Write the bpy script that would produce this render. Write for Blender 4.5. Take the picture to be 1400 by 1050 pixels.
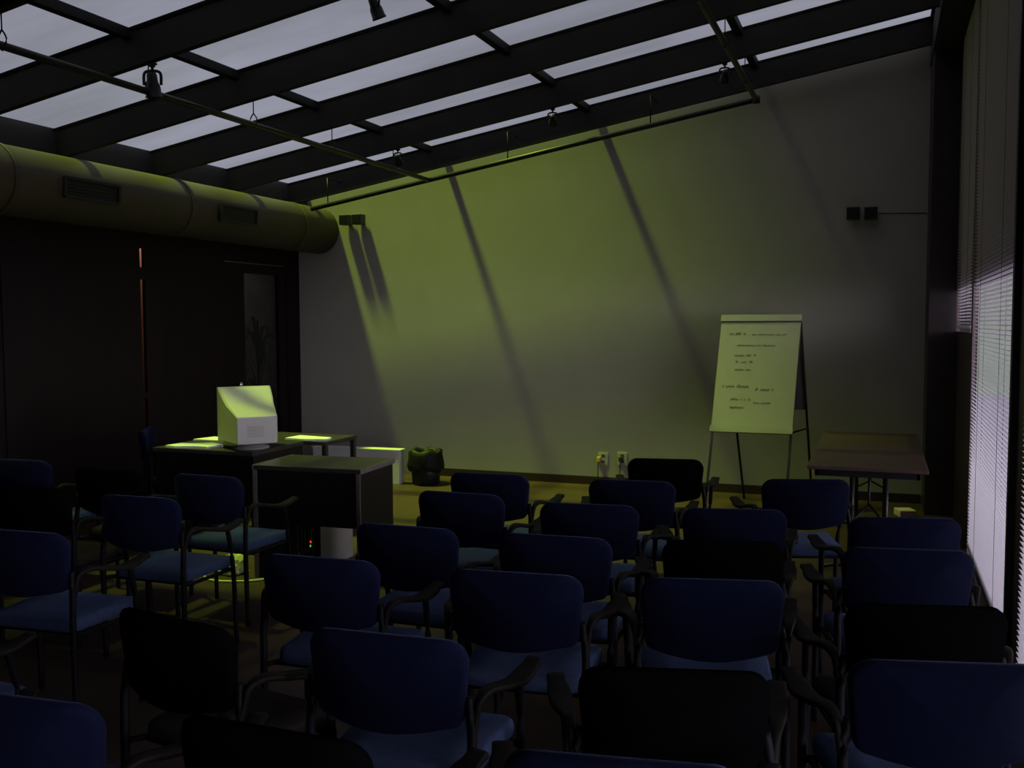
import bpy, bmesh, math, random
from mathutils import Vector, Matrix
random.seed(7)
for o in list(bpy.data.objects): bpy.data.objects.remove(o)
SC = bpy.context.scene
COL = SC.collection
R = math.radians

# ------------------------------------------------------------ camera
FPX = 1306.4
cam_d = bpy.data.cameras.new('camera'); cam = bpy.data.objects.new('camera', cam_d); COL.objects.link(cam)
SC.camera = cam
cam_d.sensor_fit = 'HORIZONTAL'; cam_d.sensor_width = 36; cam_d.lens = 36 * FPX / 1400
cam_d.clip_start = .05; cam_d.clip_end = 300
cam.location = (0, 0, 1.65)
yaw, pit, rol = R(21.1), R(3.62), R(-.23)
f = Vector((-math.sin(yaw)*math.cos(pit), math.cos(yaw)*math.cos(pit), -math.sin(pit)))
r = Vector((math.cos(yaw), math.sin(yaw), 0)); u = r.cross(f)
r2 = r*math.cos(rol)+u*math.sin(rol); u2 = u*math.cos(rol)-r*math.sin(rol)
cam.rotation_euler = Matrix((r2, u2, -f)).transposed().to_euler()

# ------------------------------------------------------------ world, light, exposure
SC.view_settings.view_transform = 'Standard'; SC.view_settings.look = 'None'
SC.view_settings.exposure = -0.12; SC.view_settings.gamma = 1.0; SC.view_settings.use_curve_mapping = False
w = bpy.data.worlds.new('overcast_sky'); SC.world = w; w.use_nodes = True
nt = w.node_tree; bg = nt.nodes['Background']
tc = nt.nodes.new('ShaderNodeTexCoord'); mp = nt.nodes.new('ShaderNodeMapping'); mp.inputs['Scale'].default_value = (2.0, 2.0, 3.0)
nz = nt.nodes.new('ShaderNodeTexNoise'); nz.inputs['Scale'].default_value = 1.6; nz.inputs['Detail'].default_value = 4
rp = nt.nodes.new('ShaderNodeValToRGB')
rp.color_ramp.elements[0].position = .3; rp.color_ramp.elements[0].color = (.27, .275, .33, 1)
rp.color_ramp.elements[1].position = .72; rp.color_ramp.elements[1].color = (.40, .405, .48, 1)
nt.links.new(tc.outputs['Generated'], mp.inputs['Vector']); nt.links.new(mp.outputs['Vector'], nz.inputs['Vector'])
nt.links.new(nz.outputs['Fac'], rp.inputs['Fac']); nt.links.new(rp.outputs['Color'], bg.inputs['Color'])
bg.inputs['Strength'].default_value = 1.0
# the sky is brighter low down on the garden side (+x)
sx = nt.nodes.new('ShaderNodeSeparateXYZ'); nt.links.new(tc.outputs['Generated'], sx.inputs[0])
mr = nt.nodes.new('ShaderNodeMapRange'); mr.inputs['From Min'].default_value = .25; mr.inputs['From Max'].default_value = .95
mr.inputs['To Min'].default_value = 1.0; mr.inputs['To Max'].default_value = 27.0
m2 = nt.nodes.new('ShaderNodeMapRange'); m2.inputs['From Min'].default_value = .35; m2.inputs['From Max'].default_value = .12
nt.links.new(sx.outputs['Z'], m2.inputs['Value'])
m3 = nt.nodes.new('ShaderNodeMath'); m3.operation = 'MULTIPLY'; nt.links.new(sx.outputs['X'], m3.inputs[0]); nt.links.new(m2.outputs[0], m3.inputs[1])
nt.links.new(m3.outputs[0], mr.inputs['Value']); nt.links.new(mr.outputs[0], bg.inputs['Strength'])

def lamp(name, kind, loc, target, energy, color, **kw):
    d = bpy.data.lights.new(name, kind); d.energy = energy; d.color = color
    for k, v in kw.items(): setattr(d, k, v)
    o = bpy.data.objects.new(name, d); COL.objects.link(o); o.location = loc
    if target is not None: o.rotation_euler = (Vector(target)-Vector(loc)).to_track_quat('-Z', 'Y').to_euler()
    return o
# green-tinted sunlight that comes down through the trees above the glass roof
SUN_LOC = (-13.4, 5.7, 29.0)
lamp('sunlight_through_trees', 'SPOT', SUN_LOC, (-4.75, 8.7, .5), 92000, (.65, 1.0, .07),
     spot_size=R(18.8), spot_blend=1.0, shadow_soft_size=1.0)

# ------------------------------------------------------------ materials
def mat(name, col, rough=.6, metal=0., var=.12, scale=12., bump=0., emit=None, estr=1., spec=.5, stretch=None):
    m = bpy.data.materials.new(name); m.use_nodes = True
    t = m.node_tree; b = t.nodes['Principled BSDF']
    b.inputs['Roughness'].default_value = rough; b.inputs['Metallic'].default_value = metal
    b.inputs['Specular IOR Level'].default_value = spec
    c = t.nodes.new('ShaderNodeTexCoord'); n = t.nodes.new('ShaderNodeTexNoise'); n.inputs['Scale'].default_value = scale
    n.inputs['Detail'].default_value = 5
    src = c.outputs['Object']
    if stretch:
        q = t.nodes.new('ShaderNodeMapping'); q.inputs['Scale'].default_value = stretch
        t.links.new(src, q.inputs['Vector']); src = q.outputs['Vector']
    t.links.new(src, n.inputs['Vector'])
    rr = t.nodes.new('ShaderNodeValToRGB')
    rr.color_ramp.elements[0].position = .3; rr.color_ramp.elements[1].position = .7
    rr.color_ramp.elements[0].color = tuple(x*(1-var) for x in col)+(1,)
    rr.color_ramp.elements[1].color = tuple(min(1, x*(1+var)) for x in col)+(1,)
    t.links.new(n.outputs['Fac'], rr.inputs['Fac']); t.links.new(rr.outputs['Color'], b.inputs['Base Color'])
    if bump:
        bp = t.nodes.new('ShaderNodeBump'); bp.inputs['Strength'].default_value = bump; bp.inputs['Distance'].default_value = .01
        n2 = t.nodes.new('ShaderNodeTexNoise'); n2.inputs['Scale'].default_value = scale*12
        t.links.new(c.outputs['Object'], n2.inputs['Vector'])
        t.links.new(n2.outputs['Fac'], bp.inputs['Height']); t.links.new(bp.outputs['Normal'], b.inputs['Normal'])
    if emit:
        b.inputs['Emission Color'].default_value = emit+(1,); b.inputs['Emission Strength'].default_value = estr
    return m

def glass_mat(name, lo, hi, scale, stretch, gloss=.05):
    m = bpy.data.materials.new(name); m.use_nodes = True; t = m.node_tree; t.nodes.clear()
    out = t.nodes.new('ShaderNodeOutputMaterial'); tr = t.nodes.new('ShaderNodeBsdfTransparent'); gl = t.nodes.new('ShaderNodeBsdfGlossy')
    gl.inputs['Roughness'].default_value = .15; mx = t.nodes.new('ShaderNodeMixShader'); mx.inputs['Fac'].default_value = gloss
    c = t.nodes.new('ShaderNodeTexCoord'); q = t.nodes.new('ShaderNodeMapping'); q.inputs['Scale'].default_value = stretch
    n = t.nodes.new('ShaderNodeTexNoise'); n.inputs['Scale'].default_value = scale; n.inputs['Detail'].default_value = 4
    rr = t.nodes.new('ShaderNodeValToRGB'); rr.color_ramp.elements[0].position = .3; rr.color_ramp.elements[1].position = .7
    rr.color_ramp.elements[0].color = lo+(1,); rr.color_ramp.elements[1].color = hi+(1,)
    L = t.links.new
    L(c.outputs['Object'], q.inputs['Vector']); L(q.outputs['Vector'], n.inputs['Vector']); L(n.outputs['Fac'], rr.inputs['Fac'])
    L(rr.outputs['Color'], tr.inputs['Color']); L(tr.outputs[0], mx.inputs[1]); L(gl.outputs[0], mx.inputs[2]); L(mx.outputs[0], out.inputs[0])
    return m

M = dict(
    wall=mat('white_paint', (.35, .315, .262), .85, var=.03, scale=3),
    dark_wall=mat('dark_wood_panel', (.008, .003, .0035), .6, var=.3, scale=5, stretch=(3, 3, .3), spec=.2),
    floor=mat('brown_floor', (.046, .023, .016), .6, var=.25, scale=5, spec=.3),
    ceil=mat('dark_ceiling', (.018, .017, .016), .8),
    rafter=mat('dark_bronze_rafter', (.027, .0245, .020), .7, var=.15, scale=4, spec=.15),
    purlin=mat('black_glazing_bar', (.009, .009, .009), .7, spec=.15),
    baseboard=mat('brown_baseboard', (.03, .014, .012), .5),
    column=mat('dark_steel_column', (.03, .018, .018), .5),
    frame=mat('dark_red_window_frame', (.045, .025, .025), .5),
    frame_light=mat('pinkish_window_jamb', (.22, .15, .16), .4),
    duct=mat('painted_duct', (.072, .052, .03), .6, var=.08, scale=3),
    duct_dark=mat('duct_register_black', (.02, .017, .015), .6),
    black=mat('black_metal', (.012, .012, .013), .4, spec=.3),
    pipe=mat('black_pipe', (.026, .02, .010), .4, spec=.3),
    fab_blue=mat('blue_fabric_painted_shade', (.004, .005, .020), .95, var=.15, scale=40, bump=.2, spec=.1),  # the seats' blue darkened: shade on the backs put into the colour
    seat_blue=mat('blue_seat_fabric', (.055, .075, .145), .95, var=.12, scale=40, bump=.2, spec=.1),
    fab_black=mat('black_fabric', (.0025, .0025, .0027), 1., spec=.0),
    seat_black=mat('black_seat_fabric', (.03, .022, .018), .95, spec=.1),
    chair_metal=mat('black_chair_tube', (.005, .005, .007), .55, spec=.12),
    arm=mat('brown_black_armrest', (.010, .0075, .0045), .6, spec=.12),
    desk=mat('black_desk_laminate', (.035, .03, .028), .35, spec=.4),
    desk_panel=mat('black_desk_panel_shaded', (.010, .007, .008), .45, spec=.3),  # desktop black made darker: the panels' shade is in the colour
    desk_edge=mat('grey_desk_edge', (.14, .11, .10), .45),
    beige=mat('beige_plastic', (.44, .40, .36), .5, var=.02),
    beige_dark=mat('beige_plastic_vents', (.20, .19, .18), .6),
    beige_vent=mat('beige_plastic_grooves', (.30, .27, .25), .6),
    screen=mat('dark_screen_glass', (.02, .02, .022), .15),
    paper=mat('white_paper', (.8, .8, .78), .8, var=.03),
    pad=mat('flip_chart_paper', (.38, .355, .26), .8, var=.03),
    pad_back=mat('grey_cardboard', (.17, .13, .14), .8),
    ink=mat('faded_green_ink', (.13, .15, .09), .7),
    chrome=mat('chrome', (.7, .7, .7), .15, metal=1.),
    brown=mat('brown_laminate_table', (.085, .052, .036), .5, var=.1, scale=8, spec=.3),
    bag=mat('black_plastic_bag', (.008, .008, .009), .5, spec=.2, bump=.5, scale=6),
    plate=mat('cream_outlet_plate', (.48, .45, .36), .5),
    yellow=mat('yellow_plug', (.55, .42, .04), .5),
    whitebox=mat('white_painted_board', (.6, .57, .54), .6, var=.03),
    box=mat('grey_wall_speaker', (.06, .05, .05), .6),
    blind=mat('white_blind_slat', (.80, .72, .76), .5, var=.02),
    cord=mat('black_cord', (.02, .02, .02), .6),
    ground=mat('pale_paving', (.70, .60, .72), .9, var=.08, scale=1.5),
    hedge=mat('pale_green_render', (.5, .56, .42), .9, var=.06, scale=1),
    fascia=mat('outer_fascia', (.05, .045, .05), .8),
    corridor=mat('corridor_wall', (.25, .2, .18), .8),
    peach=mat('peach_partition', (.62, .40, .30), .8),
    plant=mat('green_leaf_and_painted_light', (.05, .08, .03), .6),  # leaf colour; also paints green light on cables and the clamp's shade
    red_led=mat('red_led', (.3, .02, .01), .4, emit=(1, .08, .02), estr=1.3),
    green_led=mat('green_led', (.05, .3, .02), .4, emit=(.25, 1, .12), estr=.6),
    pink=mat('pale_pink', (.7, .5, .6), .7, var=.1),
    lit_bag=mat('plastic_painted_lit', (.65, .70, .25), .5),  # green-yellow light painted into the pale bag's colour; also the yellow cord
    brass=mat('warm_reflector', (.6, .45, .15), .25, metal=1.),
)
M['sky_glass'] = glass_mat('skylight_glass', (.74, .76, .74), (.93, .93, .97), 1.3, (.5, 2.2, 1))
M['win_glass'] = glass_mat('window_glass', (.9, .9, .9), (.95, .95, .95), 1, (1, 1, 1), .04)
M['door_glass'] = glass_mat('door_glass', (.7, .7, .7), (.8, .8, .8), 2, (1, 1, 1), .06)

for k_, w_ in (('fab_blue', .16), ('seat_blue', .12)):  # blue sheen stands in for the skylit rim on the chair fabric
    p_ = M[k_].node_tree.nodes['Principled BSDF']; p_.inputs['Sheen Weight'].default_value = w_
    p_.inputs['Sheen Tint'].default_value = (.35, .5, 1, 1); p_.inputs['Sheen Roughness'].default_value = .22
# ------------------------------------------------------------ mesh helpers
def bm_new(): return bmesh.new()
def box(bm, a, b, bev=0., mi=0):
    a, b = Vector(a), Vector(b)
    lo = Vector([min(a[i], b[i]) for i in range(3)]); hi = Vector([max(a[i], b[i]) for i in range(3)])
    t = bmesh.new(); bmesh.ops.create_cube(t, size=1)
    for v in t.verts: v.co = Vector([lo[i]+(v.co[i]+.5)*(hi[i]-lo[i]) for i in range(3)])
    if bev: bmesh.ops.bevel(t, geom=t.edges[:], offset=bev, segments=2, affect='EDGES', profile=.5)
    merge(bm, t, mi); return bm
def merge(bm, t, mi=0, mtx=None):
    if mtx is not None: t.transform(mtx)
    vm = {v: bm.verts.new(v.co) for v in t.verts}
    for fc in t.faces:
        try: nf = bm.faces.new([vm[v] for v in fc.verts])
        except ValueError: continue
        nf.smooth = fc.smooth; nf.material_index = mi
    t.free()
def hexa(bm, P8, mi=0):
    # P8: 4 bottom (ccw), 4 top
    v = [bm.verts.new(p) for p in P8]
    for q in ((3,2,1,0),(4,5,6,7),(0,1,5,4),(1,2,6,5),(2,3,7,6),(3,0,4,7)):
        fc = bm.faces.new([v[i] for i in q]); fc.material_index = mi
    return bm
def sweep(bm, pts, prof, up=(0,0,1), mi=0, smooth=True, cap=True, ups=None):
    pts = [Vector(p) for p in pts]; n = len(pts); rings = []
    for i, p in enumerate(pts):
        d = (pts[min(i+1, n-1)]-pts[max(i-1, 0)]).normalized()
        uu = Vector(ups[i] if ups else up)
        if abs(d.dot(uu)) > .98: uu = Vector((1, 0, 0)) if abs(d.x) < .9 else Vector((0, 1, 0))
        s = d.cross(uu).normalized(); v2 = s.cross(d).normalized()
        pr = prof(i/(n-1)) if callable(prof) else prof
        rings.append([bm.verts.new(p+s*a+v2*b) for a, b in pr])
    m = len(rings[0])
    for i in range(n-1):
        for j in range(m):
            fc = bm.faces.new((rings[i][j], rings[i][(j+1) % m], rings[i+1][(j+1) % m], rings[i+1][j])); fc.smooth = smooth; fc.material_index = mi
    if cap:
        for rg in (rings[0][::-1], rings[-1]):
            fc = bm.faces.new(rg); fc.material_index = mi
    return bm
def circ(rad, n=10): return [(rad*math.cos(2*math.pi*k/n), rad*math.sin(2*math.pi*k/n)) for k in range(n)]
def tube(bm, pts, rad, n=10, mi=0, close=False): return sweep(bm, pts, circ(rad, n), mi=mi)
def smoothpts(pts, k=6):
    pts = [Vector(p) for p in pts]; out = []
    P = [pts[0]]+pts+[pts[-1]]
    for i in range(1, len(P)-2):
        for s in range(k):
            t = s/k; a, b, c, d = P[i-1], P[i], P[i+1], P[i+2]
            out.append(.5*((2*b)+(c-a)*t+(2*a-5*b+4*c-d)*t*t+(3*b-a-3*c+d)*t**3))
    out.append(pts[-1]); return out
def lathe(bm, prof, n=20, mtx=None, mi=0):
    t = bmesh.new(); rings = []
    for rr, z in prof: rings.append([t.verts.new((rr*math.cos(2*math.pi*k/n), rr*math.sin(2*math.pi*k/n), z)) for k in range(n)])
    for i in range(len(prof)-1):
        for j in range(n):
            fc = t.faces.new((rings[i][j], rings[i][(j+1) % n], rings[i+1][(j+1) % n], rings[i+1][j])); fc.smooth = True
    if prof[0][0] > 1e-4: t.faces.new(rings[0][::-1])
    if prof[-1][0] > 1e-4: t.faces.new(rings[-1])
    merge(bm, t, mi, mtx); return bm
def obj(name, bm, m, parent=None, loc=None):
    bmesh.ops.recalc_face_normals(bm, faces=bm.faces[:])
    me = bpy.data.meshes.new(name); bm.to_mesh(me); bm.free()
    for x in (m if isinstance(m, (list, tuple)) else [m]): me.materials.append(x)
    o = bpy.data.objects.new(name, me); COL.objects.link(o)
    if parent: o.parent = parent
    if loc: o.location = loc
    return o
def tag(o, label, cat, group=None):
    o['label'] = label; o['category'] = cat
    if group: o['group'] = group
    return o
def thing(name, label, cat, loc=(0,0,0), rz=0, group=None):
    o = bpy.data.objects.new(name, None); o.empty_display_size = .1; COL.objects.link(o)
    o.location = loc; o.rotation_euler = (0, 0, rz); return tag(o, label, cat, group)
def struct(name, bm, m, parent=None):
    o = obj(name, bm, m, parent)
    if not parent: o['kind'] = 'structure'
    return o
def copy_tree(o, parent=None):
    c = o.copy(); COL.objects.link(c); c.parent = parent
    for ch in list(o.children): copy_tree(ch, c)
    return c

# ------------------------------------------------------------ setting
XL, XR, YF, YB = -6.22, .62, 9.37, -1.6
AZ, BZ, SL = 4.160, 3.946, .162          # glass plane, rafter bottom, slope along x
gz = lambda x: AZ+SL*x
rz_ = lambda x: BZ+SL*x
Y0, SP = 9.0, 1.0585
# floor
struct('floor', box(bm_new(), (-8.2, YB-.1, -.1), (XR+.12, YF+.12, 0)), M['floor'])
# far wall
b = bm_new(); hexa(b, [(-6.3, YF, 0), (XR+.1, YF, 0), (XR+.1, YF+.12, 0), (-6.3, YF+.12, 0), (-6.3, YF, gz(-6.3)), (XR+.1, YF, gz(XR+.1)), (XR+.1, YF+.12, gz(XR+.1)), (-6.3, YF+.12, gz(-6.3))])
struct('wall_far', b, M['wall'])
struct('baseboard_far', box(bm_new(), (-4.6, YF-.018, 0), (.36, YF, .085), .003), M['baseboard'])
# back wall (behind the viewer)
b = bm_new(); hexa(b, [(-6.3, YB-.1, 0), (XR+.1, YB-.1, 0), (XR+.1, YB, 0), (-6.3, YB, 0), (-6.3, YB-.1, gz(-6.3)), (XR+.1, YB-.1, gz(XR+.1)), (XR+.1, YB, gz(XR+.1)), (-6.3, YB, gz(-6.3))])
struct('wall_back', b, M['dark_wall'])
# left wall: slit opening between two panels, glazed door near the far wall
S0, S1 = 6.85, 6.905
G0, G1 = 8.36, 8.97
b = bm_new(); TZ = 3.18
box(b, (XL-.03, YB, 0), (XL, S0, TZ)); box(b, (XL-.03, S1, 0), (XL, G0-.32, TZ)); box(b, (XL-.03, S0, 2.34), (XL, S1, TZ))
box(b, (XL-.03, S0, 2.06), (XL, S1, 2.17)); box(b, (XL-.03, S0, 0), (XL, S1, .1)); box(b, (XL-.03, S0, .98), (XL, S1, 1.04))
box(b, (XL-.03, G0-.32, 2.3), (XL, YF, TZ)); box(b, (XL-.03, 9.12, 0), (XL, YF, 2.3))
for y in (1.2, 2.6, 4.0, 5.4): box(b, (XL, y-.02, 0), (XL+.012, y+.02, TZ))
struct('wall_left', b, M['dark_wall'])
# door with glass panel
dr = bm_new()
d0, d1 = G0-.31, 9.11
box(dr, (XL-.05, d0, .01), (XL-.005, G0, 2.29)); box(dr, (XL-.05, G1, .01), (XL-.005, d1, 2.29))
box(dr, (XL-.05, G0, .01), (XL-.005, G1, .25)); box(dr, (XL-.05, G0, 2.19), (XL-.005, G1, 2.29))
door = struct('door_1', dr, M['dark_wall'])
obj('glass_panel', box(bm_new(), (XL-.032, G0, .25), (XL-.024, G1, 2.19)), M['door_glass'], door)
b = bm_new(); lathe(b, [(.012, 0), (.012, .035), (.03, .045), (.034, .06), (.02, .075), (0, .078)], 16, Matrix.Translation((XL-.005, 8.2, 1.03)) @ Matrix.Rotation(R(90), 4, 'Y'))
obj('door_handle', b, M['chrome'], door)
# corridor behind the left wall
b = bm_new(); box(b, (-8.2, YB, 0), (-8.1, YF+.1, 3)); box(b, (-8.2, YF, 0), (-6.3, YF+.12, 3)); box(b, (-8.2, YB, 2.9), (XL-.03, YF+.1, 3)); box(b, (-8.2, YB-.1, 0), (XL, YB, 3))
struct('wall_corridor', b, M['corridor'])
b = bm_new(); box(b, (-7.0, 7.0, 0), (-6.95, 8.02, 2.9)); box(b, (-7.0, 8.0, 0), (XL-.06, 8.03, 2.9)); struct('lamp_partition', b, M['peach'])  # added partition: catches the slit's peach glow and shields the door glass
lamp('corridor_lamp', 'POINT', (-6.7, 7.75, 2.7), None, 5.0, (1, .62, .45), shadow_soft_size=.08)
lamp('corridor_fill_light', 'POINT', (-7.6, 8.9, 2.2), None, 2.2, (.8, .9, .9), shadow_soft_size=.2)  # added fill lamp for the view through the door glass; no window here
# plant added for the dim grey shapes in the door glass
pt = thing('potted_plant', 'tall potted plant added behind the glass door for its grey shapes', 'plant', (-6.62, 9.12, 0))
b = bm_new(); lathe(b, [(.09, 0), (.14, .26), (.15, .28), (.13, .28), (.12, .24), (0, .24)], 16); obj('pot', b, M['whitebox'], pt)
b = bm_new()
for k in range(22):
    a = random.uniform(0, 6.28); L = random.uniform(.16, .3); z0 = random.uniform(.9, 1.75)
    pts = [Vector((0, 0, z0-.3)), Vector((math.cos(a)*L*.5, math.sin(a)*L*.35, z0)), Vector((math.cos(a)*L, math.sin(a)*L*.5, z0-.05-.1*random.random()))]
    sweep(b, smoothpts(pts, 4), lambda t: [(-.03*math.sin(math.pi*min(1, t+.08)), 0), (0, .004), (.03*math.sin(math.pi*min(1, t+.08)), 0), (0, -.004)])
obj('leaves', b, M['plant'], pt)
b = bm_new(); tube(b, [(0, 0, .24), (0, 0, 1.7)], .012); obj('stem', b, M['cord'], pt)

# ceiling: solid over the back, glass roof in front
YG = Y0-5*SP
b = bm_new(); x0, x1 = -6.3, XR+.1
hexa(b, [(x0, YB-.1, gz(x0)), (x1, YB-.1, gz(x1)), (x1, YG, gz(x1)), (x0, YG, gz(x0)), (x0, YB-.1, gz(x0)+.1), (x1, YB-.1, gz(x1)+.1), (x1, YG, gz(x1)+.1), (x0, YG, gz(x0)+.1)])
# eave strip along the left wall, header along the right wall
hexa(b, [(XL-.08, YG, 2.98), (-6.09, YG, 2.98), (-6.09, YF, 2.98), (XL-.08, YF, 2.98), (XL-.08, YG, gz(XL)+.08), (-6.09, YG, gz(-6.09)+.02), (-6.09, YF, gz(-6.09)+.02), (XL-.08, YF, gz(XL)+.08)])
hexa(b, [(.36, YG, 3.9), (x1, YG, 3.9), (x1, YF, 3.9), (.36, YF, 3.9), (.36, YG, gz(.36)+.03), (x1, YG, gz(x1)+.03), (x1, YF, gz(x1)+.03), (.36, YF, gz(.36)+.03)])
struct('ceiling', b, M['ceil'])
b = bm_new(); v = [b.verts.new(p) for p in ((-6.11, YG, gz(-6.11)+.003), (.38, YG, gz(.38)+.003), (.38, YF, gz(.38)+.003), (-6.11, YF, gz(-6.11)+.003))]; b.faces.new(v)
sky = struct('window_1', b, M['sky_glass'])
for k in range(6):
    y = Y0-SP*k; b = bm_new(); xa, xb = -6.215, .6
    th = .05
    hexa(b, [(xa, y, rz_(xa)), (xb, y, rz_(xb)), (xb, y+th, rz_(xb)), (xa, y+th, rz_(xa)), (xa, y, gz(xa)+.01), (xb, y, gz(xb)+.01), (xb, y+th, gz(xb)+.01), (xa, y+th, gz(xa)+.01)])
    # little top flange that holds the glass
    hexa(b, [(xa, y-.012, gz(xa)-.002), (xb, y-.012, gz(xb)-.002), (xb, y+th+.012, gz(xb)-.002), (xa, y+th+.012, gz(xa)-.002), (xa, y-.03, gz(xa)+.012), (xb, y-.03, gz(xb)+.012), (xb, y+th+.03, gz(xb)+.012), (xa, y+th+.03, gz(xa)+.012)])
    obj('rafter', b, M['rafter'], sky)
for X in (-4.372, -2.686, -1.107, .37):
    b = bm_new(); h = .04; ww = .032
    hexa(b, [(X-ww, YG, gz(X)-h), (X+ww, YG, gz(X)-h), (X+ww, YF, gz(X)-h), (X-ww, YF, gz(X)-h), (X-ww, YG, gz(X)+.012), (X+ww, YG, gz(X)+.02), (X+ww, YF, gz(X)+.02), (X-ww, YF, gz(X)+.012)])
    obj('purlin', b, M['purlin'], sky)

# right wall: column, mullions, lower panel, sill, fascia, glass
WX = .6
struct('trim_2', box(bm_new(), (.37, 8.82, 0), (XR+.08, YF, 4.15), .006), M['column'])   # corner column
b = bm_new(); box(b, (WX+.0, 7.4, 0), (WX+.014, 8.82, 1.57)); struct('trim_3', b, M['frame'])
b = bm_new()
box(b, (WX, 7.2, 0), (WX+.014, 7.4, 4.1)); box(b, (WX, YB, 0), (WX+.08, YB+.1, 4.1)); box(b, (WX, 4.62, 0), (WX+.09, 4.98, 4.1))
box(b, (WX, 2.2, 0), (WX+.09, 2.4, 4.1)); box(b, (WX, 0, 0), (WX+.09, .2, 4.1))
box(b, (WX+.02, YB, 0), (WX+.09, 7.0, .1)); box(b, (WX, YB, 4.02), (WX+.1, YF, 4.3))
struct('wall_right', b, M['frame'])
b = bm_new()
for y in (8.62, 8.72, 7.30): box(b, (WX-.02, y-.018, 1.57), (WX, y+.018, 4.02))
for y in (7.2, ): box(b, (WX-.02, y-.018, 0), (WX, y+.018, 4.02))
struct('trim_4', b, M['frame_light'])
b = bm_new(); box(b, (WX-.03, 4.97, 0), (WX+.02, 5.03, 4.02)); struct('trim_5', b, M['black'])
b = bm_new(); box(b, (WX+.022, YB, 1.905), (WX+.09, 8.82, 4.1)); struct('trim_6', b, M['fascia'])
b = bm_new(); v = [b.verts.new(p) for p in ((WX+.018, YB, .1), (WX+.018, 8.82, .1), (WX+.018, 8.82, 1.92), (WX+.018, YB, 1.92))]; b.faces.new(v)
struct('window_2', b, M['win_glass'])

def blind(y0, y1, z0, z1, label):
    t = thing('venetian_blind', label, 'blind', (WX-.014, (y0+y1)/2, 0), 0, 'white venetian blinds on the window wall')
    h = (y1-y0)/2; b = bm_new(); z = z0+.04
    while z < z1-.05:
        for s in (0,):
            v = [b.verts.new(p) for p in ((-.010, -h, z+.0042), (0, -h, z+.0012), (.010, -h, z-.0048), (.010, h, z-.0048), (0, h, z+.0012), (-.010, h, z+.0042))]
            v2 = [b.verts.new(x.co-Vector((0, 0, .0007))) for x in v]
            b.faces.new((v[0], v[1], v[4], v[5])); b.faces.new((v[1], v[2], v[3], v[4]))
            b.faces.new((v2[5], v2[4], v2[1], v2[0])); b.faces.new((v2[4], v2[3], v2[2], v2[1]))
            for i in range(6): b.faces.new((v[i], v2[i], v2[(i+1) % 6], v[(i+1) % 6]))
        z += .0245
    obj('slats', b, M['blind'], t)
    obj('head_rail', box(bm_new(), (-.02, -h, z1-.04), (.012, h, z1)), M['blind'], t)
    obj('bottom_rail', box(bm_new(), (-.013, -h, z0), (.013, h, z0+.02), .003), M['blind'], t)
    for yy in (-h*.55, h*.5):
        b = bm_new()
        for dx in (-.013, .013): tube(b, [(dx, yy, z0), (dx, yy, z1)], .0012, 6)
        obj('cord', b, M['cord'], t)
    return t
blind(5.05, 7.15, .12, 4.0, 'tall white venetian blind in the bright window bay beside the chairs')
blind(7.42, 8.6, 1.6, 4.0, 'shorter venetian blind in the far bay next to the corner column')
blind(3.0, 4.6, .12, 4.0, 'venetian blind at the right edge of the photo, nearer than the black mullion')
# outside
struct('ground_outside', box(bm_new(), (XR+.1, -6, -.25), (26, 30, -.15)), M['ground'])
struct('wall_outside', box(bm_new(), (1.5, 26, -.15), (26, 26.4, 3.4)), M['hedge'])

# ------------------------------------------------------------ duct
dt = thing('air_duct', 'long round painted air duct running under the eave on the left wall', 'duct', (-5.945, 0, 2.70))
RD = .255
b = bm_new(); sweep(b, [(0, YB, 0), (0, YF, 0)], circ(RD, 48)); obj('duct_tube', b, M['duct'], dt)
for y in (3.2, 5.1, 6.95, 8.75):
    b = bm_new(); sweep(b, [(0, y-.02, 0), (0, y+.02, 0)], circ(RD+.006, 48)); obj('seam_band', b, M['duct'], dt)
for y in (5.0-1.9, 5.78, 7.58):
    b = bm_new(); t = bmesh.new()
    for s in (-1, 1): box(t, (RD-.02, s*.27-.012, -.07), (RD+.02, s*.27+.012, .07)); 
    for s in (-1, 1): box(t, (RD-.02, -.27, s*.07-.01), (RD+.02, .27, s*.07+.01))
    box(t, (RD-.03, -.27, -.07), (RD+.002, .27, .07))
    for k in range(5): box(t, (RD-.01, -.26, -.052+k*.026), (RD+.012, .26, -.046+k*.026))
    merge(b, t, 0, Matrix.Translation((0, y, 0)) @ Matrix.Rotation(R(4), 4, 'Y')); obj('register', b, M['duct_dark'], dt)

# ------------------------------------------------------------ lighting pipe and spot lamps
pp = thing('lighting_pipe', 'black lighting pipe loop hung below the glass roof', 'pipe')
PXa, PXb, PYw = -4.25, -1.06, 8.72
zr = lambda x: 3.09+.162*(x+4.21)
b = bm_new(); tube(b, [(-5.62, PYw, zr(-5.62)), (PXb, PYw, zr(PXb))], .024, 12); obj('wall_side_pipe', b, M['pipe'], pp)
b = bm_new(); tube(b, [(PXa, .5, 3.09), (PXa, PYw, 3.085)], .022, 12); obj('left_pipe', b, M['pipe'], pp)
b = bm_new(); tube(b, [(PXb, .5, zr(PXb)), (PXb, PYw, zr(PXb))], .022, 12); obj('right_pipe', b, M['pipe'], pp)
b = bm_new(); lathe(b, [(.0, -.035), (.034, -.03), (.034, .03), (0, .035)], 14, Matrix.Translation((PXb, PYw, zr(PXb)))); obj('elbow', b, M['pipe'], pp)
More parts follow.
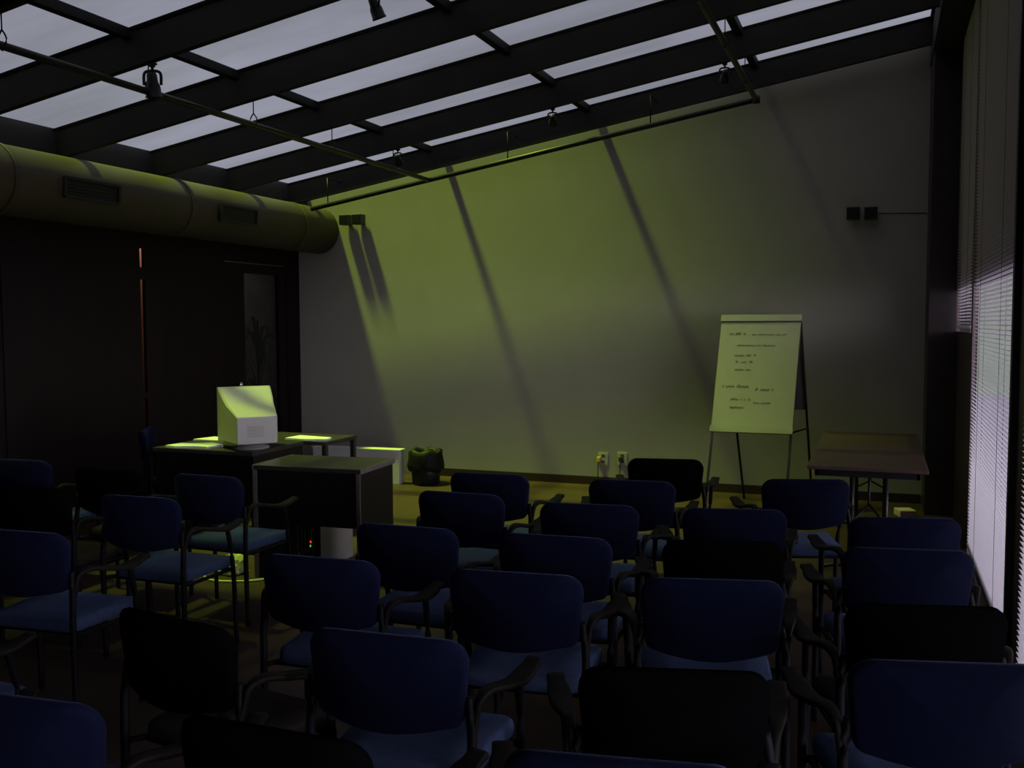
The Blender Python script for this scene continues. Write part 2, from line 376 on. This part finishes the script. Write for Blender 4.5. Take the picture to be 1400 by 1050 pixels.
for (x, y) in [(PXa, Y0-SP*k+.035) for k in (1, 2, 3, 4, 5)]+[(PXb, Y0-SP*k+.035) for k in (1, 2, 3)]:
    z0 = 3.09 if x == PXa else zr(PXb)
    b = bm_new(); tube(b, [(x, y, rz_(x)), (x, y, z0+.07)], .004, 6)
    tube(b, smoothpts([(x, y, z0+.08), (x-.03, y, z0+.03), (x, y, z0-.026), (x+.03, y, z0+.03), (x, y, z0+.08)], 5), .0045, 6)
    obj('hanger', b, M['black'], pp)
for x in (-5.42, -3.4, -2.0):
    b = bm_new(); tube(b, [(x, PYw, zr(x)), (x, PYw, rz_(x)+.1), (x, Y0, rz_(x)+.1)], .006, 6); obj('hanger', b, M['black'], pp)

def spot(x, y, label, tilt, rz, s=1., g='spot lamps under the rafters'):
    ztop = rz_(x)
    t = thing('spot_lamp', label, 'lamp', (x, y, ztop), rz, g)
    b = bm_new(); lathe(b, [(.022*s, 0), (.022*s, -.03*s), (.01*s, -.035*s), (.01*s, -.06*s)], 12); box(b, (-.03*s, -.018, -.012), (.03*s, .018, 0)); obj('clamp', b, M['black'], t)
    b = bm_new()
    sweep(b, smoothpts([(-.062*s, 0, -.16*s), (-.062*s, 0, -.09*s), (-.045*s, 0, -.065*s), (0, 0, -.058*s), (.045*s, 0, -.065*s), (.062*s, 0, -.09*s), (.062*s, 0, -.16*s)], 4), [(-.01*s, -.003), (.01*s, -.003), (.01*s, .003), (-.01*s, .003)], up=(0, 1, 0))
    obj('yoke', b, M['black'], t)
    mt = Matrix.Translation((0, 0, -.15*s)) @ Matrix.Rotation(R(tilt), 4, 'X')
    b = bm_new(); lathe(b, [(0, .085*s), (.026*s, .083*s), (.036*s, .06*s), (.04*s, .01*s), (.052*s, -.02*s), (.056*s, -.085*s), (.06*s, -.09*s), (.06*s, -.1*s), (.052*s, -.1*s), (.046*s, -.05*s), (.0, -.04*s)], 20, mt); obj('lamp_can', b, M['black'], t)
    b = bm_new(); lathe(b, [(0, -.052*s), (.03*s, -.056*s), (.042*s, -.075*s), (.036*s, -.078*s), (.0, -.066*s)], 16, mt); obj('bulb', b, M['brass'], t)
    return t
spot(-4.22, Y0-4*SP+.035, 'black spot lamp hanging beside the left pipe near the duct', 12, R(20), .85)
spot(-2.66, Y0-4*SP+.035, 'black spot lamp cut by the top edge of the photo, glinting yellow', 25, R(-30), .68)
spot(-4.20, Y0-SP+.035, 'small spot lamp where the left pipe nears the far wall', 60, R(10), .62)
spot(-2.69, Y0-SP+.035, 'small spot lamp with two glints above the middle of the far wall', 70, R(15), .66)
spot(-1.22, Y0-SP+.035, 'small spot lamp beside the right pipe corner', 65, R(10), .66)

# ------------------------------------------------------------ wall fittings
def wallbox(x, label, z=2.745):
    t = thing('wall_speaker', label, 'speaker', (x, YF, z), 0, 'small grey boxes mounted on the far wall')
    obj('housing', box(bm_new(), (-.058, -.13, -.055), (.058, -.02, .055), .006), M['box'], t)
    b = bm_new(); box(b, (-.02, -.022, -.03), (.02, 0, .03)); obj('bracket', b, M['black'], t)
    b = bm_new(); box(b, (-.05, -.133, -.047), (.05, -.13, .047)); obj('grille', b, M['black'], t)
wallbox(-5.55, 'leftmost small box on the far wall, beside the duct end', 2.80)
wallbox(-5.39, 'small box on the far wall, right one of the duct pair', 2.80)
wallbox(-.255, 'small dark box on the far wall, left one above the folding table', 2.635)
wallbox(-.105, 'small dark box on the far wall, right one nearest the column', 2.63)
b = bm_new(); tube(b, [(-.04, YF-.006, 2.635), (.36, YF-.006, 2.62)], .0035, 6); tag(obj('wall_wire', b, M['cord']), 'thin wire running from the right wall box to the column', 'wire')

def outlet(x, z, label, plug, mc):
    t = thing('wall_outlet', label, 'outlet', (x, YF, z))
    b = bm_new(); box(b, (-.05, -.008, -.065), (.05, 0, .065), .003); obj('plate', b, M['plate'], t)
    b = bm_new()
    for zz in (-.03, .03): box(b, (-.018, -.011, zz-.014), (.018, -.007, zz+.014), .002)
    obj('sockets', b, M['box'], t)
    b = bm_new(); box(b, (-.06+plug, -.05, -.03), (-.02+plug, -.008, .02), .006); obj('plug', b, mc, t)
    b = bm_new(); tube(b, smoothpts([(-.04+plug, -.04, -.03), (-.045+plug, -.04, -.1), (-.05+plug, -.03, -.22)], 4), .005, 8); obj('cord', b, M['cord'], t)
outlet(-2.62, .27, 'cream wall outlet with a yellow plug and hanging black cord', 0, M['yellow'])
outlet(-2.42, .28, 'wall outlet with a black plug just left of the black chair', .03, M['cord'])

# ------------------------------------------------------------ desks
def slabtop(bm, x0, x1, y0, y1, z, th=.03): box(bm, (x0, y0, z-th), (x1, y1, z), .003)
dk = thing('computer_desk', 'black desk carrying the computer monitor', 'desk', (-4.62, 6.0, 0), R(1))
b = bm_new(); slabtop(b, -.44, .44, -.35, .32, .74); obj('desktop', b, M['desk'], dk)
obj('modesty_panel', box(bm_new(), (-.40, -.32, .28), (.40, -.30, .71)), M['desk_panel'], dk)
for s in (-1, 1): obj('side_panel', box(bm_new(), (s*.42-.012, -.33, 0), (s*.42+.012, .3, .71)), M['desk_panel'], dk)
dk = thing('side_desk', 'black desk with grey edging in front of the monitor desk', 'desk', (-3.43, 5.42, 0), R(4))
b = bm_new(); slabtop(b, -.38, .385, -.25, .26, .74); obj('desktop', b, M['desk'], dk)
obj('edge_band', box(bm_new(), (-.387, -.255, .709), (-.380, .265, .741)), M['desk_edge'], dk)
obj('edge_band', box(bm_new(), (.385, -.255, .709), (.392, .265, .741)), M['desk_edge'], dk)
obj('modesty_panel', box(bm_new(), (-.35, -.24, .36), (.36, -.22, .71)), M['desk_panel'], dk)
for s in (-1, 1):
    p = obj('side_panel', box(bm_new(), (s*.37-.012, -.24, 0), (s*.37+.012, .25, .71)), M['desk_panel'], dk)
    obj('edge_band', box(bm_new(), (s*.37-.013, -.252, 0), (s*.37+.013, -.24, .71)), M['desk_edge'], p)
obj('front_panel', box(bm_new(), (-.355, -.235, .0), (-.075, -.215, .70), .002), M['desk_panel'], dk)
dk = thing('back_table', 'dark table standing behind the monitor by the far wall', 'table', (-4.62, 6.6, 0))
b = bm_new(); slabtop(b, -.40, .60, -.22, .26, .735); obj('tabletop', b, M['desk'], dk)
for sx in (-.36, .575):
    for sy in (-.19, .235): obj('leg', box(bm_new(), (sx-.018, sy-.018, 0), (sx+.018, sy+.018, .705)), M['desk'], dk)
b = bm_new(); box(b, (-.36, -.2, .64), (.3, -.18, .705)); obj('apron', b, M['desk'], dk)

def sheet(name, label, pts, z, th=.004, m='paper', cat='paper', group=None):
    b = bm_new(); n = len(pts)
    lo = [b.verts.new((x, y, z)) for x, y in pts]; hi = [b.verts.new((x, y, z+th+random.uniform(0, .004))) for x, y in pts]
    b.faces.new(lo[::-1]); b.faces.new(hi)
    for i in range(n): b.faces.new((lo[i], lo[(i+1) % n], hi[(i+1) % n], hi[i]))
    return tag(obj(name, b, M[m]), label, cat, group)
sheet('loose_paper', 'bright loose papers on the desk left of the monitor', [(-4.98, 5.70), (-4.86, 5.66), (-4.72, 5.72), (-4.60, 5.70), (-4.58, 5.86), (-4.74, 5.93), (-4.85, 5.86), (-4.95, 5.84)], .7405, .012)
sheet('paper_pad', 'dim paper pad lying behind the bright papers on the desk', [(-5.04, 6.08), (-4.76, 6.06), (-4.70, 6.26), (-5.00, 6.28)], .7405, .01)
sheet('document_stack', 'bright papers on the back table right of the monitor', [(-4.42, 6.42), (-4.22, 6.40), (-4.06, 6.46), (-4.08, 6.56), (-4.40, 6.60)], .7355, .012)

# CRT monitor, its back turned to the viewer
mo = thing('computer_monitor', 'beige tube computer monitor seen from behind on the black desk', 'monitor', (-4.325, 5.85, .7405), math.atan2(.76, .65))
mo.scale = (1.05, 1.05, 1.05)
# local: +y = screen direction, -y = back
prof = [  # y, halfwidth, z bottom, z top
    (-.20, .135, .055, .235), (-.195, .138, .05, .24), (.0, .166, .045, .315), (.08, .178, .045, .365), (.13, .183, .045, .40), (.165, .186, .045, .42)]
b = bm_new(); rings = []
for (yy, hw, zb, zt) in prof:
    c = .012 if yy > -.15 else .006
    rings.append([b.verts.new((x, yy, z)) for x, z in ((-hw+c, zb), (hw-c, zb), (hw, zb+c), (hw, zt-c), (hw-c, zt), (-hw+c, zt), (-hw, zt-c), (-hw, zb+c))])
for i in range(len(rings)-1):
    for j in range(8): b.faces.new((rings[i][j], rings[i][(j+1) % 8], rings[i+1][(j+1) % 8], rings[i+1][j]))
b.faces.new(rings[0][::-1]); b.faces.new(rings[-1])
obj('rear_housing', b, M['beige'], mo)
b = bm_new(); box(b, (-.188, .165, .04), (.188, .20, .424), .008); obj('bezel', b, M['beige'], mo)
obj('screen', box(bm_new(), (-.16, .2, .075), (.16, .204, .385), .001), M['screen'], mo)
b = bm_new()
for k in range(7): box(b, (-.07, -.2025, .10+k*.011), (.045, -.2, .105+k*.011))
obj('vents', b, M['beige_vent'], mo)
b = bm_new(); lathe(b, [(.13, 0), (.13, .012), (.06, .03), (.05, .05)], 20); obj('swivel_base', b, M['beige_dark'], mo)

# PC tower below the side desk
pc = thing('computer_tower', 'computer tower with red and green lights under the black side desk', 'computer', (-3.566, 5.61, 0), R(1))
obj('case', box(bm_new(), (-.09, -.17, .0), (.09, .25, .44), .004), M['beige'], pc)
obj('back_plate', box(bm_new(), (-.082, -.176, .02), (.082, -.171, .43)), M['black'], pc)
for k, (zz, mm) in enumerate(((.192, 'red_led'), (.162, 'green_led'))):
    b = bm_new(); lathe(b, [(.008, 0), (.008, .006), (0, .009)], 10, Matrix.Translation((.016-.010*k, -.177, zz)) @ Matrix.Rotation(R(90), 4, 'X')); obj('indicator_light', b, M[mm], pc)
b = bm_new()
for k in range(5): tube(b, smoothpts([(-.06+.02*k, -.178, .40-.03*k), (-.05+.025*k, -.23, .30-.02*k), (-.07+.03*k, -.21, .15), (-.03+.01*k, -.19, .02)], 5), .005, 6)
obj('cables', b, M['plant'], pc)  # greenish reflection painted as the cable colour

# things on floor under the desk
b = bm_new(); bmesh.ops.create_icosphere(b, subdivisions=3, radius=.09)
for v in b.verts:
    q = v.co.normalized(); v.co = v.co*(1+.28*math.sin(9*q.x+3*q.z)*math.cos(7*q.y)+random.uniform(-.06, .06)); v.co.z = max(.0, v.co.z*.8+.05)
tag(obj('crumpled_bag', b, M['lit_bag'], loc=(-3.99, 5.18, 0)), 'crumpled pale bag painted in green-yellow light on the floor under the monitor desk', 'bag')
b = bm_new(); tube(b, smoothpts([(-4.10, 5.02, .008), (-4.0, 4.96, .008), (-3.85, 4.98, .008), (-3.72, 5.06, .008), (-3.65, 5.2, .008), (-3.72, 5.4, .008)], 6), .007, 8)
tag(obj('floor_cord', b, M['lit_bag']), 'thin yellow cord looping on the floor by the crumpled bag', 'cord')
b = bm_new()
for k in range(8):
    a = k*.8; tube(b, smoothpts([(-3.86+.05*math.cos(a), 5.5+.05*math.sin(a), .01), (-3.86+.09*math.cos(a+1), 5.48+.07*math.sin(a+1), .07+.02*(k % 3)), (-3.88+.08*math.cos(a+2.2), 5.5+.07*math.sin(a+2.2), .015)], 5), .009, 6)
tag(obj('cable_tangle', b, M['plant']), 'tangle of cables coloured by painted green light on the floor at the desk foot', 'cables')  # green of the light is put into the cable colour
# low white cabinet and bin
cb = thing('low_cabinet', 'low white box unit with a brightly lit top ledge left of the waste bin', 'cabinet', (-5.1, 8.70, 0), R(3))
obj('carcass', box(bm_new(), (-.5, -.04, 0), (.5, .07, .345), .003), M['whitebox'], cb)
obj('top_ledge', box(bm_new(), (-.51, -.05, .345), (.515, .08, .36), .003), M['whitebox'], cb)
bn = thing('waste_bin', 'waste bin lined with a black plastic bag by the far wall', 'bin', (-4.36, 8.82, 0))
b = bm_new(); lathe(b, [(.13, 0), (.14, .01), (.165, .30), (.15, .30), (.13, .02)], 24); obj('bin_body', b, M['black'], bn)
b = bm_new(); t = bmesh.new()
lathe(t, [(.176, .14), (.185, .2), (.172, .30), (.168, .345), (.14, .36), (.12, .33), (.10, .2), (0, .15)], 40)
for v in t.verts:
    a = math.atan2(v.co.y, v.co.x); k = 1+.045*math.sin(9*a+v.co.z*25)+.03*math.sin(17*a); v.co.x *= k; v.co.y *= k; v.co.z += .012*math.sin(5*a)*(v.co.z > .1)
merge(b, t); obj('bin_liner', b, M['bag'], bn)

# ------------------------------------------------------------ flip chart
fc = thing('flip_chart', 'easel flip chart with faint handwriting in front of the far wall', 'flip chart', (0, 0, 0))
TL, TR = Vector((-1.33, 8.78, 1.70)), Vector((-.665, 8.78, 1.70))
FL, FR = Vector((-1.41, 8.32, 0)), Vector((-.735, 8.32, 0))
for a, c in ((TL, FL), (TR, FR)): b = bm_new(); tube(b, [a, c], .012, 10); obj('leg', b, M['desk_edge'], fc)
for a, c in ((TL, Vector((-1.17, 9.08, 0))), (TR, Vector((-.56, 9.10, 0)))): b = bm_new(); tube(b, [a+Vector((0, .03, -.01)), c], .011, 10); obj('leg', b, M['black'], fc)
b = bm_new(); tube(b, [FR.lerp(TR, .41), Vector((-.56, 9.10, 0)).lerp(TR, .41)], .008, 8); obj('brace', b, M['black'], fc)
def onpad(s, t, d=0.):      # s 0..1 across, t 0 (top)..1 down; d = out towards viewer
    L = TL.lerp(FL, t*.60); Rr = TR.lerp(FR, t*.60); nrm = Vector((0, -(1.70), .46)).normalized()
    nrm = Vector((0, -.965, .261)); return L.lerp(Rr, s)+nrm*(.016+d)
def padbox(bm, s0, s1, t0, t1, d0, d1):
    hexa(bm, [onpad(s0, t1, d0), onpad(s1, t1, d0), onpad(s1, t1, d1), onpad(s0, t1, d1), onpad(s0, t0, d0), onpad(s1, t0, d0), onpad(s1, t0, d1), onpad(s0, t0, d1)])
b = bm_new(); padbox(b, -.02, 1.02, .0, 1.0, -.008, .006); obj('backing_board', b, M['pad_back'], fc)
b = bm_new(); padbox(b, -.015, 1.015, .045, .95, .006, .016); pad = obj('paper_pad', b, M['pad'], fc)
b = bm_new(); padbox(b, -.025, 1.025, -.01, .045, .0, .026); obj('top_clamp', b, M['pad'], fc)
b = bm_new(); padbox(b, -.025, 1.025, .045, .055, .006, .020); obj('painted_clamp_shade', b, M['plant'], fc)  # dark strip painting the shade under the clamp
b = bm_new(); padbox(b, -.025, 1.025, .95, 1.0, .0, .05); obj('pen_tray', b, M['pad'], fc)
# sheets folded over the top and hanging at the rear
b = bm_new(); q = [Vector((-1.30, 8.83, 1.69)), Vector((-.66, 8.83, 1.69)), Vector((-.615, 8.98, .86)), Vector((-1.25, 8.98, .86))]
hexa(b, [q[3], q[2], q[2]+Vector((0, .014, 0)), q[3]+Vector((0, .014, 0)), q[0], q[1], q[1]+Vector((0, .014, 0)), q[0]+Vector((0, .014, 0))]); obj('folded_sheets', b, M['pad_back'], fc)
# handwriting: quick joined marker strokes
def scribble(bm, s0, s1, t, amp, seed, fat=.0019):
    rd = random.Random(seed); pts = []; s = s0; k = 0
    while s < s1:
        gap = rd.random() < .07
        pts.append((s, t+1.25*amp*rd.uniform(.3, 1)*(-1 if k % 2 else .55)*(1.6 if rd.random() < .12 else 1))); s += rd.uniform(.007, .013); k += 1
        if (gap or s >= s1) and len(pts) > 2:
            tube(bm, smoothpts([onpad(a, c, .0172) for a, c in pts], 3), fat, 5); pts = []; s += .02
b = bm_new()
t_ = lambda yp: (yp-52)/(930-52)     # rows read from the photo
rows = [(.11, .34, 190, .016, 1), (.41, .86, 195, .008, 2), (.22, .74, 278, .010, 3), (.20, .52, 355, .013, 4), (.22, .45, 405, .010, 5), (.22, .47, 462, .010, 6),
        (.08, .42, 590, .015, 7), (.50, .74, 610, .013, 8), (.20, .48, 685, .015, 9), (.50, .72, 708, .010, 10), (.20, .38, 745, .013, 11)]
for s0, s1, yp, amp, sd in rows: scribble(b, s0, s1, t_(yp), amp, sd)
obj('handwriting', b, M['ink'], pad)

# ------------------------------------------------------------ folding table at the right
ft = thing('folding_table', 'brown folding table with black legs beside the corner column', 'table', (-.07, 7.36, 0), R(0))
b = bm_new(); box(b, (-.355, -1.03, .715), (.36, 1.04, .742), .006); obj('tabletop', b, M['brown'], ft)
b = bm_new(); box(b, (-.31, -.98, .67), (.315, -.96, .715)); box(b, (-.31, .96, .67), (.315, .98, .715)); box(b, (-.31, -.98, .67), (-.29, .98, .715)); box(b, (.295, -.98, .67), (.315, .98, .715)); obj('apron', b, M['black'], ft)
for y in (-.72, .72):
    for x in (-.09, .12):
        b = bm_new(); tube(b, [(x, y, .70), (x, y, .035)], .015, 10); obj('leg', b, M['black'], ft)
    b = bm_new(); tube(b, smoothpts([(-.29, y, .012), (-.2, y, .035), (0, y, .05), (.22, y, .035), (.31, y, .012)], 5), .014, 10); obj('foot_bar', b, M['black'], ft)
    b = bm_new(); s = -1 if y > 0 else 1
    tube(b, [(.015, y+s*.42, .70), (.015, y+s*.2, .42)], .009, 8); tube(b, [(.015, y+s*.2, .42), (-.09, y, .33)], .007, 8); tube(b, [(.015, y+s*.2, .42), (.12, y, .33)], .007, 8); obj('folding_brace', b, M['black'], ft)
b = bm_new(); box(b, (-.06, -.07, 0), (.08, .07, .06), .008); o = obj('pale_pink_block', b, M['pink'], loc=(.21, 8.72, 0)); o.rotation_euler = (0, 0, R(20))  # block put in for a pale pinkish patch on the floor
tag(o, 'small pale pink block put in for a floor patch between folding table and column', 'box')

# ------------------------------------------------------------ chairs
def rrect(w_, h0, h1, rad, n=6):
    """outline of the backrest: x,z ; rounded top corners, bottom edge sagging"""
    pts = []
    for cx, cz, a0 in ((w_/2-rad, h1-rad, 0), (-w_/2+rad, h1-rad, 90)):
        for k in range(n+1):
            a = R(a0+90*k/n); pts.append((cx+rad*math.cos(a), cz+rad*math.sin(a)))
    r3 = .035; zb = h0+.022
    for k in range(n+1):
        a = R(180+90*k/n); pts.append((-w_/2+.015+r3+r3*math.cos(a), zb+r3+r3*math.sin(a)))
    for k in range(1, 8):
        s = k/8; pts.append((-w_/2+.05+(w_-.10)*s, zb-.022*math.sin(math.pi*s)))
    for k in range(n+1):
        a = R(270+90*k/n); pts.append((w_/2-.015-r3+r3*math.cos(a), zb+r3+r3*math.sin(a)))
    return pts
def puff(pts2, th, bend, rake, inset=.012, axis='z'):
    bm = bm_new()
    cx = sum(p[0] for p in pts2)/len(pts2); cz = sum(p[1] for p in pts2)/len(pts2)
    def place(x, z, y): return Vector((x, y+bend(x, z)+rake(z), z))
    rings = []
    for sc, d in ((.90, -th/2), (.965, -th/2+.004), (1., -th/4), (1., th/4), (.965, th/2-.004), (.90, th/2)):
        rings.append([bm.verts.new(place(cx+(x-cx)*(1-(1-sc)*.6), cz+(z-cz)*sc, d)) for x, z in pts2])
    n = len(pts2)
    for i in range(5):
        for j in range(n):
            fc_ = bm.faces.new((rings[i][j], rings[i][(j+1) % n], rings[i+1][(j+1) % n], rings[i+1][j])); fc_.smooth = True
    for ring, d in ((rings[0], -th/2-.003), (rings[-1], th/2+.008)):
        inner = [bm.verts.new(place(cx+(x-cx)*.45, cz+(z-cz)*.45, d)) for x, z in pts2]
        c = bm.verts.new(place(cx, cz, d*1.1))
        for j in range(n):
            fa = bm.faces.new((ring[j], ring[(j+1) % n], inner[(j+1) % n], inner[j])); fa.smooth = True
            fb = bm.faces.new((inner[j], inner[(j+1) % n], c)); fb.smooth = True
    return bm
def make_chair(fab, seatm):
    t = thing('conference_chair', '', 'chair')
    bend = lambda x, z: .055*(x/.23)**2
    rake = lambda z: -.03*(z-.55)/.27
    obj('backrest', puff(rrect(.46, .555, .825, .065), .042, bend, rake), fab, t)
    # seat cushion
    out = []
    n = 6; wx, y0, y1, rd = .235, .065, .475, .06
    for cx, cy, a0, rr in ((wx-rd, y1-rd, 0, rd), (-wx+rd, y1-rd, 90, rd), (-wx+.07, y0+.05, 180, .05), (wx-.07, y0+.05, 270, .05)):
        for k in range(n+1): a = R(a0+90*k/n); out.append((cx+rr*math.cos(a), cy+rr*math.sin(a)))
    b = bm_new(); rings = []; cy = .28
    def sz(x, y): return -.022*max(0, (y-.36)/.14)**2-.01*(1-(x/.24)**2)
    for sc, z in ((.93, .395), (.99, .402), (1., .425), (.985, .447), (.93, .458), (.5, .458)):
        rings.append([b.verts.new((x*sc, cy+(y-cy)*sc, z+(sz(x*sc, cy+(y-cy)*sc) if z > .42 else 0))) for x, y in out])
    m_ = len(out)
    for i in range(len(rings)-1):
        for j in range(m_): fa = b.faces.new((rings[i][j], rings[i][(j+1) % m_], rings[i+1][(j+1) % m_], rings[i+1][j])); fa.smooth = True
    c = b.verts.new((0, cy, .447))
    for j in range(m_): b.faces.new((rings[-1][j], rings[-1][(j+1) % m_], c)).smooth = True
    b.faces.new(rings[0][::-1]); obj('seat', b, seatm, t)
    ell = [(.017*math.cos(2*math.pi*k/10), .011*math.sin(2*math.pi*k/10)) for k in range(10)]
    for s in (-1, 1):
        b = bm_new(); sweep(b, smoothpts([(s*.242, .035, 0), (s*.240, .03, .25), (s*.238, .03, .45), (s*.238, .035, .56), (s*.222, .05, .66)], 5), circ(.0135, 10)); obj('leg', b, M['chair_metal'], t)
        b = bm_new(); sweep(b, smoothpts([(s*.268, .40, 0), (s*.268, .39, .3), (s*.275, .36, .50), (s*.282, .32, .625)], 4), circ(.0125, 10)); obj('leg', b, M['chair_metal'], t)
        # armrest: rises from the rear post, runs forward and flares outward to a paddle tip
        path = smoothpts([(s*.240, .035, .56), (s*.244, .045, .605), (s*.250, .06, .648), (s*.260, .11, .662), (s*.274, .20, .642), (s*.288, .30, .626), (s*.308, .40, .652)], 5)
        def pf(q):
            hw = .010+.022*min(1, max(0, (q-.3)/.5)); hw *= 1 if q < .93 else .8
            return [(-hw, -.008), (-hw*.8, -.011), (hw*.8, -.011), (hw, -.008), (hw, .004), (hw*.75, .008), (-hw*.75, .008), (-hw, .004)]
        b = bm_new(); sweep(b, path, pf, ups=[(0, -1, .3) if i < 8 else (0, 0, 1) for i in range(len(path))]); obj('armrest', b, M['arm'], t)
    b = bm_new()
    for y in (.10, .40): tube(b, [(-.262 if y > .2 else -.24, y, .388), (.262 if y > .2 else .24, y, .388)], .011, 8)
    for s in (-1, 1): tube(b, [(s*.238, .03, .40), (s*.225, .12, .388), (s*.24, .39, .388), (s*.268, .392, .39)], .010, 8)
    obj('seat_frame', b, M['chair_metal'], t)
    return t
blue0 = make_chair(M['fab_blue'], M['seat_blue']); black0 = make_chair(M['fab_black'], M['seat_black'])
used = {'blue': False, 'black': False}
def chair(kind, cx, cy, ang, label, group):
    src = blue0 if kind == 'blue' else black0
    o = src if not used[kind] else copy_tree(src); used[kind] = True
    a = R(ang); o.location = (cx+.0*math.sin(a), cy+.02, 0); o.rotation_euler = (0, 0, a); o['label'] = label; o['group'] = group
GW, GM, GN, GO, GL = 'chairs in the column beside the blinds', 'chairs in the column just left of the aisle', 'chairs in the column left of the aisle column', 'chairs in the column across from the side desk', 'chairs in the left block'
CH = [
 ('blue', .115, 4.30, 14, 'navy armchair at the front of the column beside the blinds', GW),
 ('blue', .11, 3.70, 11, 'navy armchair second from the front beside the blinds, armrest against the bright blind', GW),
 ('black', .145, 2.97, 15, 'black armchair beside the blinds between two navy ones', GW),
 ('blue', .17, 2.48, 15, 'navy armchair nearest the camera at the lower right corner', GW),
 ('blue', -.35, 5.20, 18, 'navy armchair standing alone in front of the flip chart and folding table', GM),
 ('blue', -.59, 4.25, 13, 'navy armchair directly in front of the lower black chair right of centre', GM),
 ('black', -.54, 3.60, 14, 'black armchair squeezed between two navy chairs right of centre', GM),
 ('blue', -.49, 3.04, 14, 'large navy armchair behind the black chair right of centre', GM),
 ('black', -.445, 2.20, 15, 'large black armchair at the bottom edge right of centre', GM),
 ('blue', -.45, 1.70, 10, 'navy chair top just peeking in at the bottom edge right of centre', GM),
 ('black', -1.21, 5.70, 10, 'small black armchair nearest the wall outlets', GN),
 ('blue', -1.21, 4.85, 7, 'navy armchair just below the small black one near the outlets', GN),
 ('blue', -1.235, 4.14, 8, 'navy armchair third from the wall in the middle column', GN),
 ('blue', -1.18, 3.47, 4, 'navy armchair fourth from the wall in the middle column', GN),
 ('blue', -1.125, 2.90, 7, 'navy armchair at the centre of the lower half, fifth from the wall', GN),
 ('blue', -1.225, 2.19, 4, 'large navy armchair low in the middle with a wide pale seat', GN),
 ('black', -1.165, 1.58, 0, 'black chair back cut by the bottom edge left of centre', GN),
 ('blue', -2.01, 4.81, 3, 'navy armchair below the waste bin, nearest the far wall', GO),
 ('blue', -1.915, 4.21, 0, 'navy armchair just behind the one below the waste bin', GO),
 ('blue', -1.81, 3.43, 1, 'navy armchair with its left armrest over the side desk front', GO),
 ('blue', -1.855, 2.85, 4, 'navy armchair in front of the red and green computer lights', GO),
 ('black', -1.87, 2.11, -9, 'black armchair turned slightly right at the lower left', GO),
 ('blue', -1.81, 1.52, 5, 'navy chair back cut by the bottom left corner', GO),
 ('blue', -3.45, 4.23, -1, 'navy armchair with a pale blue seat directly in front of the desks', GL),
 ('blue', -3.34, 3.59, 2, 'navy armchair with a lit top edge and pale blue seat in the left block', GL),
 ('blue', -3.24, 2.81, 5, 'navy armchair with a pale blue seat cut by the left edge', GL),
 ('black', -4.15, 4.23, 4, 'black armchair behind the lit navy chair in the left block', GL),
 ('black', -4.04, 3.60, 4, 'black armchair above the navy one cut by the left edge', GL),
 ('blue', -4.96, 4.34, 5, 'dim navy chair in the far left corner by the dark wall', GL),
 ('blue', -2.86, 1.86, 0, 'chair cut by the left edge low down, only its seat corner showing', GL),
 ('blue', -5.46, 6.0, -58, 'blue chair behind the computer desk, seen edge-on', 'presenter chair'),
]
for c in CH: chair(*c)
